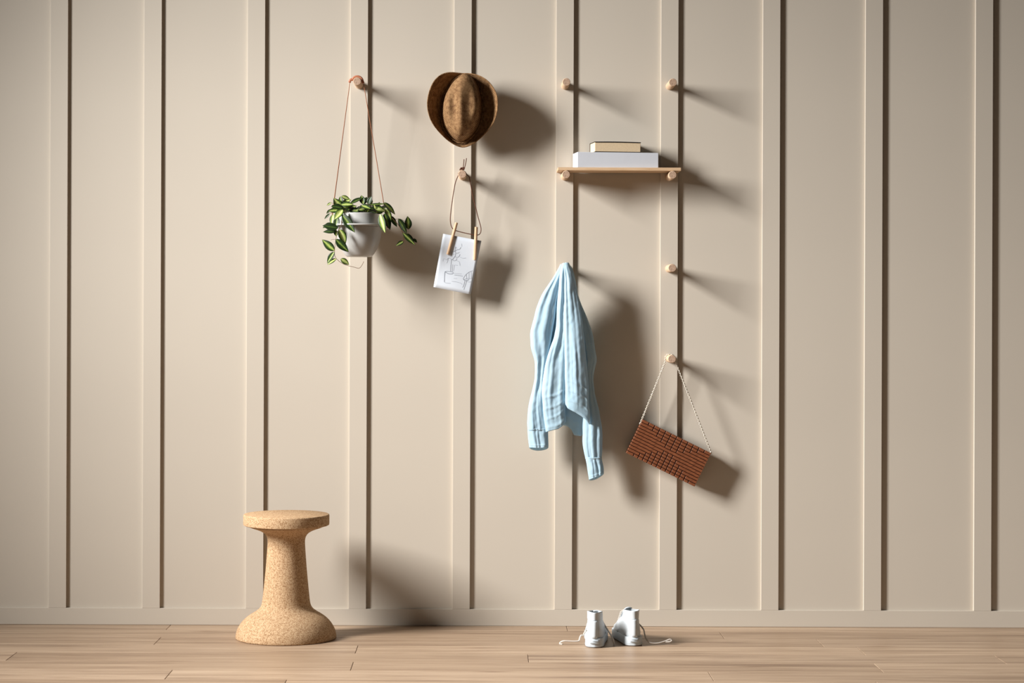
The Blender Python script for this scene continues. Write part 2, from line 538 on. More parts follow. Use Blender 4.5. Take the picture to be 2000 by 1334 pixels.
def build_books():
    a = math.radians(7.0)
    o = P(1128, 327, 0.138); org = Vector((o.x, -0.134, SHZ + 0.0002))
    L = 0.3165
    e = empty('white_box', org, 'long plain white box lying flat on the shelf under the black book', 'box')
    # lid with thin recessed joint above the base tray
    v, f = rot_box(0, L, 0.0, 0.108, 0.0, 0.0595, org, a)
    bevel(obj('case', v, f, BOXW, e), 0.0012, 2)
    zt = org.z + 0.0595
    a2 = math.radians(8.0)
    o2 = P(1161.5, 297, 0.128); org2 = Vector((o2.x, -0.124, zt + 0.0002))
    W, D, H = 0.182, 0.098, 0.0405
    b = empty('black_book', org2, 'thick black hardcover book with cream pages on the white box', 'book')
    v, f = rot_box(0.0015, W - 0.0015, 0.0022, D - 0.002, 0.0024, H - 0.0024, org2, a2)
    bevel(obj('page_block', v, f, PAGES, b), 0.001, 1)
    v, f = rot_box(0, W, 0, D, 0, 0.0022, org2, a2)
    bevel(obj('back_cover', v, f, COVER, b), 0.0006, 1)
    # front cover, slightly bowed
    R = Matrix.Rotation(a2, 3, 'Z')
    n = 24; V = []; Fc = []
    for i in range(n + 1):
        u = i / n
        bow = 0.0012 * math.sin(math.pi * u)
        for (yy, zz) in ((0, 0), (D, 0), (D, 0.0022), (0, 0.0022)):
            V.append(R @ Vector((u * W, yy, H - 0.0022 + zz + bow)) + org2)
    for i in range(n):
        for k in range(4):
            k2 = (k + 1) % 4
            Fc.append((i * 4 + k, i * 4 + k2, i * 4 + 4 + k2, i * 4 + 4 + k))
    Fc += [(3, 2, 1, 0), (n * 4, n * 4 + 1, n * 4 + 2, n * 4 + 3)]
    recalc(obj('front_cover', V, Fc, COVER, b))
    v, f = rot_box(0, W, D - 0.0002, D + 0.003, 0, H, org2, a2)
    bevel(obj('spine', v, f, COVER, b), 0.001, 2)
build_books()

# ================================================================= hanging planter
PD = 0.128
def build_planter():
    s = PX(PD)
    c = P(701.5, 441, PD); cx = c.x
    zr = P(701.5, 416.5, PD).z; zl = c.z; zb = P(701.5, 502, PD).z
    e = empty('hanging_potted_plant', (cx, -PD, zb), 'trailing variegated plant in a white pot hanging from a tan leather strap', 'potted plant')
    r = lambda px: px / s
    prof = [(0.001, zb), (r(20), zb), (r(23), zb + 0.0006), (r(25.5), zb + 0.003)]
    for y, rr in ((497, 28.5), (491, 32.6), (483, 36.7), (474, 39.9), (464, 42.1), (454, 43.3), (445, 43.8)):
        prof.append((r(rr), P(701.5, y, PD).z))
    prof += [(r(43.9), zl + 0.0005), (r(43.2), zl + 0.0016), (r(39.2), zl + 0.002), (r(38.6), zl + 0.004), (r(38.8), zr - 0.003), (r(38.5), zr - 0.0008), (r(37.6), zr),
             (r(36.4), zr - 0.0006), (r(36.0), zr - 0.003), (r(35.6), zr - 0.02)]
    v, f = lathe_vf(prof, (cx, -PD), 72, True, True)
    o = obj('pot', v, f, POTM, e, True)
    ms = o.modifiers.new('es', 'EDGE_SPLIT'); ms.split_angle = math.radians(55)
    # carrying ring the pot sits in
    R0, R1 = r(42.0), r(57.5)
    zc = zl - 0.0010
    prof = [(R0, zc), (R1 - 0.001, zc), (R1, zc + 0.001), (R1, zc + 0.0048), (R1 - 0.001, zc + 0.0058), (R0, zc + 0.0058), (R0, zc)]
    v, f = lathe_vf(prof, (cx, -PD), 72, False, False)
    o = obj('carrying_ring', v, f, POTM, e, True)
    ms = o.modifiers.new('es', 'EDGE_SPLIT'); ms.split_angle = math.radians(50)
    # cords: two on each side, meeting in the leather sleeve over the peg
    pz = ROWZ[0]; px_ = COLX['a']
    Rw = PEG_R + 0.0052
    ln = Vector((px_ - 0.0285, -PD, pz - 0.003)); rn = Vector((px_ + 0.0245, -PD, pz - 0.010))
    for sx, n_ in ((-1, ln), (1, rn)):
        for sy in (-1, 1):
            a = Vector((cx + sx * (R1 - 0.004), -PD + sy * 0.010, zc - 0.001))
            p = [a, a.lerp(n_ + Vector((sx * 0.0005, sy * 0.0012, 0)), 0.5), n_ + Vector((0, sy * 0.0012, 0)), ]
            v, f = tube_vf(smooth_path(p, 10), 0.00125, 8)
            obj('cord', v, f, LCORD, e, True)
        # little knot under the ring
        v, f = lathe_vf([(0.0005, zc - 0.008), (0.0035, zc - 0.006), (0.004, zc - 0.003), (0.0008, zc)], (cx + sx * (R1 - 0.004), -PD), 12)
        obj('cord_knot', v, f, LCORD, e, True)
    # leather sleeve: a tube bent over the peg
    path = [ln + Vector((-0.0022, 0, 0.0)), ln + Vector((0.0035, 0, 0.0115))]
    for k in range(0, 13):
        a = math.radians(158 - k * 12.2)
        path.append(Vector((px_ + Rw * math.cos(a), -PD, pz + Rw * math.sin(a))))
    path += [rn + Vector((-0.001, 0, 0.004))]
    v, f = tube_vf(smooth_path(path, 4), 0.0048, 12)
    obj('leather_sleeve', v, f, LEATHER, e, True)
    v, f = lathe_vf([(0.001, zr - 0.018), (r(35.7), zr - 0.018), (r(35.7), zr - 0.013), (0.03, zr - 0.009), (0.001, zr - 0.008)], (cx, -PD), 40)
    obj('soil', v, f, SOIL, e, True)
    return e
PLANTER = build_planter()

def leaf_mesh(kind):
    nu, nv = 14, 8
    V, UV, Fc = [], [], []
    for i in range(nu + 1):
        t = i / nu
        w = 0.5 * (math.sin(math.pi * min(t ** 0.86, 1.0)) ** 0.78) * (1 - 0.28 * t ** 3) if 0 < t < 1 else 0.0
        if t > 0.9: w *= 0.9
        for j in range(nv + 1):
            q = j / nv * 2 - 1
            fold = (0.10, 0.16, 0.05)[kind] * abs(q) * w * 2
            bend = (-0.16, -0.05, -0.30)[kind] * t * t
            wav = 0.012 * math.sin(t * 9 + kind) * q
            V.append((t, q * w, fold + bend + wav)); UV.append((t, (q + 1) / 2))
    for i in range(nu):
        for j in range(nv):
            a = i * (nv + 1) + j
            Fc.append((a, a + nv + 1, a + nv + 2, a + 1))
    me = mesh('leaf', V, Fc, True, UV)
    me.materials.append(LEAF)
    return me

def build_plant():
    e = PLANTER
    base = world_loc(e)
    lm = [leaf_mesh(k) for k in range(3)]
    def Q(x, y, d): return P(610 + x / 7.022, 350 + y / 7.022, d)
    def leaf(x0, y0, x1, y1, w, d0, d1, kind=None, tilt=(0, 0), flip=False):
        a = Q(x0, y0, d0); b = Q(x1, y1, d1)
        ax = (b - a); L = ax.length; ax.normalize()
        nrm = Vector((tilt[0] + random.uniform(-.15, .15), -1, 0.25 + tilt[1] + random.uniform(-.15, .15)))
        if flip: nrm = -nrm
        side = nrm.cross(ax).normalized(); up = ax.cross(side).normalized()
        o = link('leaf', lm[random.randrange(3) if kind is None else kind], None, e)
        W = w / 7.022 / PX(d0)
        Mx = Matrix((ax, side, up)).transposed().to_4x4()
        M2 = Matrix.Translation(a - base) @ Mx @ Matrix.Diagonal((L * 1.03, W, W * 1.15, 1))
        o.matrix_local = M2
        m = o.modifiers.new('thick', 'SOLIDIFY'); m.thickness = 0.03; m.offset = 0
        return o
    f = 0.235          # in front of the pot
    # trailing shoot at the left
    leaf(352, 672, 146, 632, 112, .222, .225, 0, (-.1, .1))
    leaf(335, 715, 150, 722, 75, .205, .200, 1, (.2, .3))
    leaf(330, 700, 325, 782, 70, .205, .205, 1)
    leaf(368, 688, 455, 885, 120, .228, .232, 1, (.35, 0))
    leaf(318, 825, 494, 992, 116, .236, .240, 0, (-.2, .1))
    leaf(306, 982, 134, 830, 112, .225, .222, 0, (0, -.1))
    leaf(304, 995, 204, 1150, 86, .228, .222, 1, (-.3, .2))
    leaf(330, 1088, 206, 1168, 62, .230, .235, 0, (.1, .3))
    leaf(388, 1092, 505, 1168, 84, .232, .230, 0, (.3, -.1))
    # on the rim, left and front
    leaf(412, 486, 574, 718, 128, .222, .245, 0, (-.1, .1))
    leaf(418, 418, 306, 548, 112, .210, .226, 1, (.1, .2))
    leaf(345, 520, 318, 690, 105, .196, .215, 0, (-.3, .1))
    leaf(290, 480, 262, 640, 90, .185, .20, 0, (-.4, .1))
    leaf(260, 600, 146, 668, 60, .19, .195, 1)
    leaf(395, 425, 296, 262, 130, .175, .180, 1, (.2, .1))
    leaf(400, 400, 380, 238, 100, .165, .170, 0, (-.3, .2))
    leaf(410, 395, 262, 372, 100, .19, .195, 1, (.1, .5))
    leaf(398, 232, 528, 292, 78, .150, .150, 0, (.2, .5), False)
    leaf(405, 345, 528, 270, 82, .168, .160, 0, (0, .4))
    leaf(395, 352, 560, 345, 92, .185, .190, 1, (.4, .2))
    leaf(525, 335, 690, 252, 74, .165, .155, 1, (.2, .6))
    leaf(700, 345, 672, 222, 88, .160, .15, 1, (.2, 0))
    leaf(715, 340, 742, 240, 70, .150, .14, 0, (-.3, 0))
    leaf(770, 345, 802, 236, 84, .165, .17, 0, (-.3, .2))
    leaf(815, 340, 785, 255, 50, .155, .16, 1, (.5, .2))
    leaf(672, 362, 792, 396, 86, .200, .215, 0, (-.2, .5))
    leaf(780, 352, 1000, 334, 46, .18, .175, 0, (0, .9))
    leaf(975, 322, 1134, 478, 92, .175, .165, 1, (.6, .5))
    leaf(930, 476, 988, 728, 118, .215, .235, 0, (-.5, .1))
    leaf(985, 470, 1066, 690, 108, .195, .205, 1, (.3, .1))
    leaf(1010, 405, 1075, 590, 92, .175, .185, 1, (.3, .2))
    leaf(1060, 500, 1160, 650, 76, .165, .16, 1, (.5, 0))
    # right shoot
    leaf(1180, 540, 1296, 742, 92, .160, .165, 0, (-.5, .3), True)
    leaf(1318, 690, 1310, 508, 104, .140, .135, 0, (.2, 0))
    leaf(1240, 735, 1408, 900, 74, .160, .165, 1, (-.4, .1))
    leaf(1300, 745, 1395, 880, 60, .150, .150, 1, (.4, .1))
    leaf(1255, 850, 1148, 908, 62, .150, .155, 0, (.2, .4))
    leaf(1385, 815, 1436, 868, 40, .14, .14, 0)
    # far small ones at the left
    leaf(262, 322, 198, 360, 34, .13, .12, 1)
    leaf(248, 412, 194, 474, 34, .12, .11, 1, (.3, 0))
    leaf(240, 470, 166, 545, 34, .12, .11, 1, (.3, 0))
    # the crown of the plant above the soil
    for _ in range(60):
        x = random.uniform(360, 940); d = random.uniform(.075, .205)
        ang = random.uniform(0, 2 * math.pi)
        y = random.uniform(395, 462)
        ln = random.uniform(95, 170)
        dx = math.cos(ang) * ln; dd = math.sin(ang) * 0.03
        dy = random.uniform(-75, 30) if y > 420 else random.uniform(-50, 45)
        if abs(dx) < 40 and dy > -30: dy -= 50
        leaf(x, y, x + dx, min(y + dy, 470), random.uniform(60, 95), d, d + dd, None, (random.uniform(-.6, .6), random.uniform(-.2, 1.0)))
    def stem(pts, r=0.0011):
        v_, f_ = tube_vf(smooth_path([Q(*p) for p in pts], 6), [r] * ((len(pts) - 1) * 6 + 1), 7)
        obj('stem', v_, f_, STEM, e, True)
    stem([(520, 470, .16), (460, 455, .19), (412, 480, .218), (405, 580, .224), (392, 650, .226), (362, 690, .226), (335, 770, .228), (318, 850, .23), (305, 990, .228), (312, 1060, .23),
          (350, 1110, .232), (420, 1160, .232), (490, 1186, .232), (570, 1205, .232), (640, 1221, .232), (680, 1180, .232), (706, 1128, .232)], 0.0009)
    stem([(255, 835, .226), (275, 826, .227), (325, 826, .229)], 0.0006)
    stem([(780, 465, .13), (860, 440, .17), (950, 440, .17), (1020, 470, .17), (1085, 525, .168), (1140, 580, .163), (1195, 650, .16), (1240, 735, .158), (1252, 800, .155), (1248, 860, .152)], 0.0012)
    stem([(1085, 525, .168), (1130, 548, .16), (1180, 545, .155), (1220, 552, .148), (1290, 600, .14), (1318, 690, .14)], 0.0008)
    stem([(1250, 790, .155), (1330, 790, .15), (1390, 818, .14)], 0.0006)
    stem([(600, 462, .15), (680, 415, .155), (730, 380, .16)], 0.001)
    stem([(430, 460, .15), (400, 410, .17), (395, 350, .18)], 0.001)
    stem([(380, 460, .14), (320, 420, .13), (245, 412, .12)], 0.0008)
    stem([(360, 465, .14), (300, 455, .13), (238, 470, .12)], 0.0008)
    stem([(390, 440, .13), (330, 360, .13), (262, 322, .13)], 0.0008)
build_plant()

# ================================================================= straw hat
def build_hat():
    c = P(903, 213, 0.08)
    hx, hz = c.x, c.z
    e = empty('straw_hat', (hx, -0.05, hz), 'brown woven straw fedora hanging on the wall, crown to the front', 'hat')
    S = PX(0.09)
    # outlines in px around (903, 213), y up, angle measured counter-clockwise from +x
    def outline(points):
        pts = [(math.atan2(213 - y, x - 903) % (2 * math.pi), math.hypot(x - 903, y - 213)) for x, y in points]
        pts.sort()
        a = np.array([p[0] for p in pts]); r = np.array([p[1] for p in pts])
        a2 = np.concatenate([a - 2 * math.pi, a, a + 2 * math.pi]); r2 = np.concatenate([r, r, r])
        def fn(t):
            return float(np.mean([np.interp((t + o) % (2 * math.pi), a2, r2) for o in (-.12, -.06, 0, .06, .12)]))
        return fn
    z = lambda x, y: (815 + x / 7.623, 125 + y / 7.623)
    rim = outline([z(480, 130), z(380, 150), z(300, 205), z(230, 300), z(180, 430), z(150, 580), z(155, 700), z(190, 830), z(250, 940), z(330, 1030), z(450, 1140),
                   z(560, 1205), z(670, 1246), z(760, 1228), z(850, 1180), z(960, 1100), z(1060, 1000), z(1140, 900), z(1185, 770), z(1200, 600), z(1190, 480), z(1130, 360), z(1040, 250), z(930, 180), z(800, 148), z(640, 145)])
    base = outline([z(705, 148), z(580, 215), z(460, 370), z(385, 540), z(365, 700), z(365, 850), z(420, 1000), z(520, 1110), z(640, 1175), z(720, 1150), z(830, 1060), z(920, 920), z(960, 760), z(960, 600), z(935, 410), z(870, 250), z(800, 165)])
    top = outline([z(705, 155), z(610, 235), z(515, 385), z(448, 530), z(425, 650), z(440, 790), z(490, 920), z(560, 1040), z(640, 1140), z(700, 1060), z(800, 950), z(890, 820), z(920, 660), z(905, 520), z(870, 390), z(820, 280), z(765, 185)])
    n = 120
    D_BASE = 0.072
    D_TOP = 0.188
    def pt(fn, a, d, k=1.0):
        r = fn(a) * k / S
        sc = (DIST - d) / (DIST - 0.09)          # keep the seen outline at its own depth
        return Vector((hx + r * math.cos(a) * sc, -d, hz + r * math.sin(a) * sc))
    # brim: from the crown base outward, sides curled up towards the viewer
    V, Fc = [], []
    nb = 16
    for i in range(nb + 1):
        t = i / nb
        for k in range(n):
            a = 2 * math.pi * k / n
            side = abs(math.cos(a)) ** 1.2
            curl = (0.016 + 0.060 * side) * t ** 1.5
            if math.sin(a) < -0.6: curl -= 0.012 * t * sm(-0.6, -1, math.sin(a))
            lip = -0.004 * sm(0.93, 1.0, t)
            d = D_BASE + curl + lip + 0.002 * math.sin(3 * a + 1.0) * t
            p0 = pt(base, a, d, 0.95); p1 = pt(rim, a, d)
            V.append(p0.lerp(p1, t ** 0.9))
    for i in range(nb):
        for k in range(n):
            k2 = (k + 1) % n
            Fc.append((i * n + k, (i + 1) * n + k, (i + 1) * n + k2, i * n + k2))
    br = obj('brim', V, Fc, STRAW, e, True)
    m = br.modifiers.new('thick', 'SOLIDIFY'); m.thickness = 0.0022; m.offset = 0
    # crown: side wall, then the pinched top
    V, Fc = [], []
    rings = []
    ns = 14
    for i in range(ns + 1):
        t = i / ns
        d = D_BASE + (D_TOP - 0.028 - D_BASE) * t
        rings.append([pt(base, a, d, 1.0).lerp(pt(top, a, d, 1.0), t) for a in (2 * math.pi * k / n for k in range(n))])
    nt = 22
    for i in range(1, nt + 1):
        t = 1 - i / nt
        ring = []
        for k in range(n):
            a = 2 * math.pi * k / n
            r = top(a) * t
            x = r * math.cos(a) / 32.0; y = r * math.sin(a) / 62.0
            rr = min(t, 1.0)
            dome = (1 - rr ** 4) * 0.026
            ridge = 0.005 * math.exp(-((x + 0.10 + 0.06 * y) / 0.20) ** 2)
            dent = 0.015 * math.exp(-(((x + 0.55) / 0.26) ** 2 + (y / 0.55) ** 2)) + 0.009 * math.exp(-(((x - 0.45) / 0.30) ** 2 + ((y - 0.05) / 0.62) ** 2))
            d = D_TOP - 0.028 + dome + ridge * (1 - rr ** 2) - dent * (1 - rr ** 6)
            ring.append(pt(top, a, d, t))
        rings.append(ring)
    for r_ in rings: V += r_
    for i in range(len(rings) - 1):
        for k in range(n):
            k2 = (k + 1) % n
            Fc.append((i * n + k, i * n + k2, (i + 1) * n + k2, (i + 1) * n + k))
    cr = obj('crown', V, Fc, STRAW, e, True)
    bm = bmesh.new(); bm.from_mesh(cr.data)
    bmesh.ops.remove_doubles(bm, verts=bm.verts, dist=0.0002); bmesh.ops.recalc_face_normals(bm, faces=bm.faces)
    bm.to_mesh(cr.data); bm.free(); cr.data.polygons.foreach_set('use_smooth', [True] * len(cr.data.polygons))
    # twisted cord band around the foot of the crown, with loose ends at the lower left
    V, Fc = [], []
    parts = []
    for ph in (0, math.pi):
        path = []
        for k in range(181):
            a = 2 * math.pi * k / 180
            tw = a * 22 + ph
            path.append(pt(base, a, D_BASE + 0.012 + 0.0016 * math.sin(tw), 1.015 + 0.012 * math.cos(tw)))
        parts.append(tube_vf(path, 0.0016, 6, False))
    v_, f_ = join_vf(*parts)
    obj('hat_band', v_, f_, STRAW, e, True)
    for pts in ([z(380, 830), z(365, 900), z(400, 1000), z(445, 1050)], [z(370, 840), z(410, 850), z(425, 830)], [z(440, 1050), z(480, 1010), z(470, 980)]):
        v_, f_ = tube_vf(smooth_path([P(x, y, 0.085) for x, y in pts], 6), 0.0013, 6)
        obj('loose_cord_end', v_, f_, STRAW, e, True)
build_hat()

# ================================================================= knotted cord, clips, sketch
def build_card():
    d = 0.085
    kx, ky = 903.5, 324.0
    e = empty('cord_hanger', P(903, 335, d), 'thin brown cord loop knotted over the peg and holding two clips', 'hanger')
    pz = ROWZ[1]; px_ = COLX['b']
    loop = [(916.5, 345), (919.5, 362), (924, 385), (929, 405), (934, 425), (938.5, 441), (939.5, 450), (937, 457), (931, 459.2), (920, 457.6), (905, 454.4), (892, 451), (886, 448.5), (881.5, 442), (879.5, 430), (880.5, 415), (883, 395), (886.5, 372), (890, 355), (895.5, 341.5)]
    path = [P(x, y, d) for x, y in loop]
    # around the top of the peg
    for k in range(1, 8):
        a = math.radians(185 - k * 24)
        path.append(Vector((px_ + (PEG_R + 0.0016) * math.cos(a), -d, pz + (PEG_R + 0.0016) * math.sin(a))))
    path.append(P(*loop[0], d))
    v, f = tube_vf(smooth_path(path, 6), 0.00165, 8)
    obj('loop', v, f, DCORD, e, True)
    kz = pz + PEG_R + 0.0055
    parts = []
    for (ox, oz, rx, rz, tilt) in ((-0.004, 0.002, 0.0062, 0.0036, .5), (0.003, 0.0045, 0.0062, 0.0036, .5), (0.0, 0.0035, 0.007, 0.004, -.3)):
        pth = []
        for k in range(19):
            a = 2 * math.pi * k / 18
            x = rx * math.cos(a); zz = rz * math.sin(a)
            pth.append(Vector((px_ + ox + x * math.cos(tilt) - zz * math.sin(tilt), -d - 0.003 * math.sin(a + ox * 900), kz + oz + x * math.sin(tilt) + zz * math.cos(tilt))))
        parts.append(tube_vf(pth, 0.0018, 8, False))
    v, f = join_vf(*parts)
    obj('knot', v, f, DCORD, e, True)
    for pts in ([(904.0, 331), (905.6, 320), (906.3, 311)], [(906.5, 331), (909.5, 319), (911.2, 309)]):
        v, f = tube_vf(smooth_path([P(x, y, d) for x, y in pts], 5), 0.0016, 8)
        obj('cord_end', v, f, DCORD, e, True)
    # the sheet of paper
    tl, tr, br, bl = [P(x, y, dd) for x, y, dd in ((865.6, 456.6, .083), (940.2, 470.4, .083), (919.2, 575.2, .074), (846.6, 560.6, .074))]
    o0 = (tl + br) / 2
    sh = empty('pencil_sketch', o0, 'white sheet with a pencil drawing of a potted tree, clipped to the cord', 'drawing')
    ux = ((tr - tl) + (br - bl)) / 2; uy = ((bl - tl) + (br - tr)) / 2
    nn = ux.cross(uy).normalized()
    if nn.y > 0: nn = -nn
    V, Fc = [], []
    N = 14
    def pp(u, w, off=0.0):
        bend = 0.004 * math.sin(math.pi * u) * w + 0.0015 * math.sin(3 * u + 2 * w)
        return tl.lerp(tr, u).lerp(bl.lerp(br, u), w) + nn * (bend + off)
    for i in range(N + 1):
        for j in range(N + 1): V.append(pp(j / N, i / N))
    for i in range(N):
        for j in range(N):
            a = i * (N + 1) + j; Fc.append((a, a + N + 1, a + N + 2, a + 1))
    s_ = obj('paper_sheet', V, Fc, PAPER, sh, True)
    m = s_.modifiers.new('thick', 'SOLIDIFY'); m.thickness = 0.0006; m.offset = 0
    # drawing: strokes as flat ribbons on the sheet, points in enlarged-photo pixels
    TL = Vector((215, 262)); TR = Vector((835, 378)); BL = Vector((55, 1130))
    ex = TR - TL; ey = BL - TL; det = ex.x * ey.y - ex.y * ey.x
    def uv(x, y):
        q = Vector((x, y)) - TL
        return ((q.x * ey.y - q.y * ey.x) / det, (ex.x * q.y - ex.y * q.x) / det)
    strokes = [([(245, 880), (238, 960), (236, 1045)], 2.6), ([(245, 878), (290, 872), (370, 884), (380, 905)], 2.0), ([(245, 880), (290, 905), (330, 915), (378, 910)], 2.6), ([(236, 1048), (270, 1062), (340, 1066)], 1.2),
               ([(335, 880), (340, 800), (350, 700)], 1.8), ([(362, 880), (368, 800), (372, 760)], 1.3), ([(385, 870), (395, 800), (400, 770)], 1.0), ([(350, 700), (340, 665), (300, 660), (270, 690)], 1.2), ([(355, 690), (380, 665), (410, 625)], 2.2),
               ([(375, 680), (390, 700), (430, 690), (440, 660)], 1.2), ([(410, 625), (430, 645), (470, 635), (490, 595)], 1.5), ([(410, 625), (420, 580), (410, 540), (420, 470)], 1.6), ([(410, 540), (380, 555), (340, 560)], 1.4), ([(415, 540), (445, 520), (480, 515), (505, 480)], 1.6),
               ([(425, 480), (410, 490), (440, 495)], 1.1), ([(515, 425), (518, 470)], 1.0), ([(400, 600), (370, 590), (345, 580)], 1.0), ([(430, 580), (460, 575), (480, 560)], 1.0), ([(300, 660), (285, 720), (270, 740)], 0.9), ([(260, 680), (220, 670), (215, 710)], 0.8),
               ([(440, 700), (480, 720), (490, 780)], 0.9), ([(490, 640), (540, 660), (590, 655)], 0.9), ([(400, 770), (460, 775)], 0.8), ([(385, 900), (460, 910), (520, 915)], 0.9), ([(400, 930), (470, 938), (540, 950)], 1.6), ([(360, 1035), (440, 1045), (510, 1065), (530, 1085)], 1.1), ([(390, 985), (450, 990)], 0.8),
               ([(545, 990), (560, 1010), (590, 1022), (640, 1005)], 2.4), ([(548, 985), (590, 925), (640, 885), (700, 860)], 1.3), ([(600, 925), (605, 1000)], 1.0), ([(640, 890), (642, 1000)], 1.0), ([(675, 875), (680, 990)], 1.0), ([(575, 1025), (560, 1090), (540, 1135)], 1.5), ([(605, 1025), (585, 1090), (560, 1170)], 1.5),
               ([(560, 1005), (620, 985), (690, 990)], 1.2), ([(600, 1035), (650, 1045), (690, 1035)], 1.0)]
    parts = []
    for pts, w in strokes:
        q = smooth_path([Vector((x, y, 0)) for x, y in pts], 5)
        V, Fc = [], []
        for i, p in enumerate(q):
            t = (q[min(i + 1, len(q) - 1)] - q[max(i - 1, 0)]).normalized()
            s2 = Vector((-t.y, t.x, 0)) * w * 2.0
            for sg in (-1, 1):
                r = p + s2 * sg
                u, wv = uv(r.x, r.y)
                V.append(pp(u, wv, 0.0007))
        for i in range(len(q) - 1): Fc.append((2 * i, 2 * i + 1, 2 * i + 3, 2 * i + 2))
        parts.append((V, Fc))
    v, f = join_vf(*parts)
    obj('pencil_lines', v, f, PENCIL, sh)
    # split dowel clips gripping cord and sheet
    for (x0, y0, x1, y1, lab) in ((891.6, 434.8, 874.6, 497.2, 'slanting wooden clip on the top left part of the pencil sketch'), (930.2, 443.4, 927.4, 507.8, 'upright wooden clip on the top right corner of the pencil sketch')):
        a = P(x0, y0, d + 0.0015); b = P(x1, y1, d - 0.0005)
        ce = empty('wooden_clip', b, lab, 'clip', 'wooden dowel clips holding the sketch')
        ax = (b - a); L = ax.length; ax.normalize()
        fr = Vector((0, -1, 0)); fr = (fr - ax * fr.dot(ax)).normalized(); sd = ax.cross(fr)
        R = 0.0062
        for sg, t0 in ((1, 0.0), (-1, 0.0)):
            V, Fc = [], []
            nseg, nl = 12, 10
            for i in range(nl + 1):
                t = i / nl
                gap = 0.0012 if t > 0.3 else 0.0
                for k in range(nseg + 1):
                    an = math.pi * k / nseg
                    V.append(a + ax * (t * L) + sd * (R * math.cos(an)) + fr * sg * (R * math.sin(an) + gap + 0.0001))
            w = nseg + 1
            for i in range(nl):
                for k in range(w):
                    k2 = (k + 1) % w
                    Fc.append((i * w + k, i * w + k2, (i + 1) * w + k2, (i + 1) * w + k))
            Fc.append(tuple(range(w))); Fc.append(tuple(reversed(range(nl * w, (nl + 1) * w))))
            o = recalc(obj('jaw', V, Fc, CLIPW, ce, True))
            ms = o.modifiers.new('es', 'EDGE_SPLIT'); ms.split_angle = math.radians(40)
build_card()

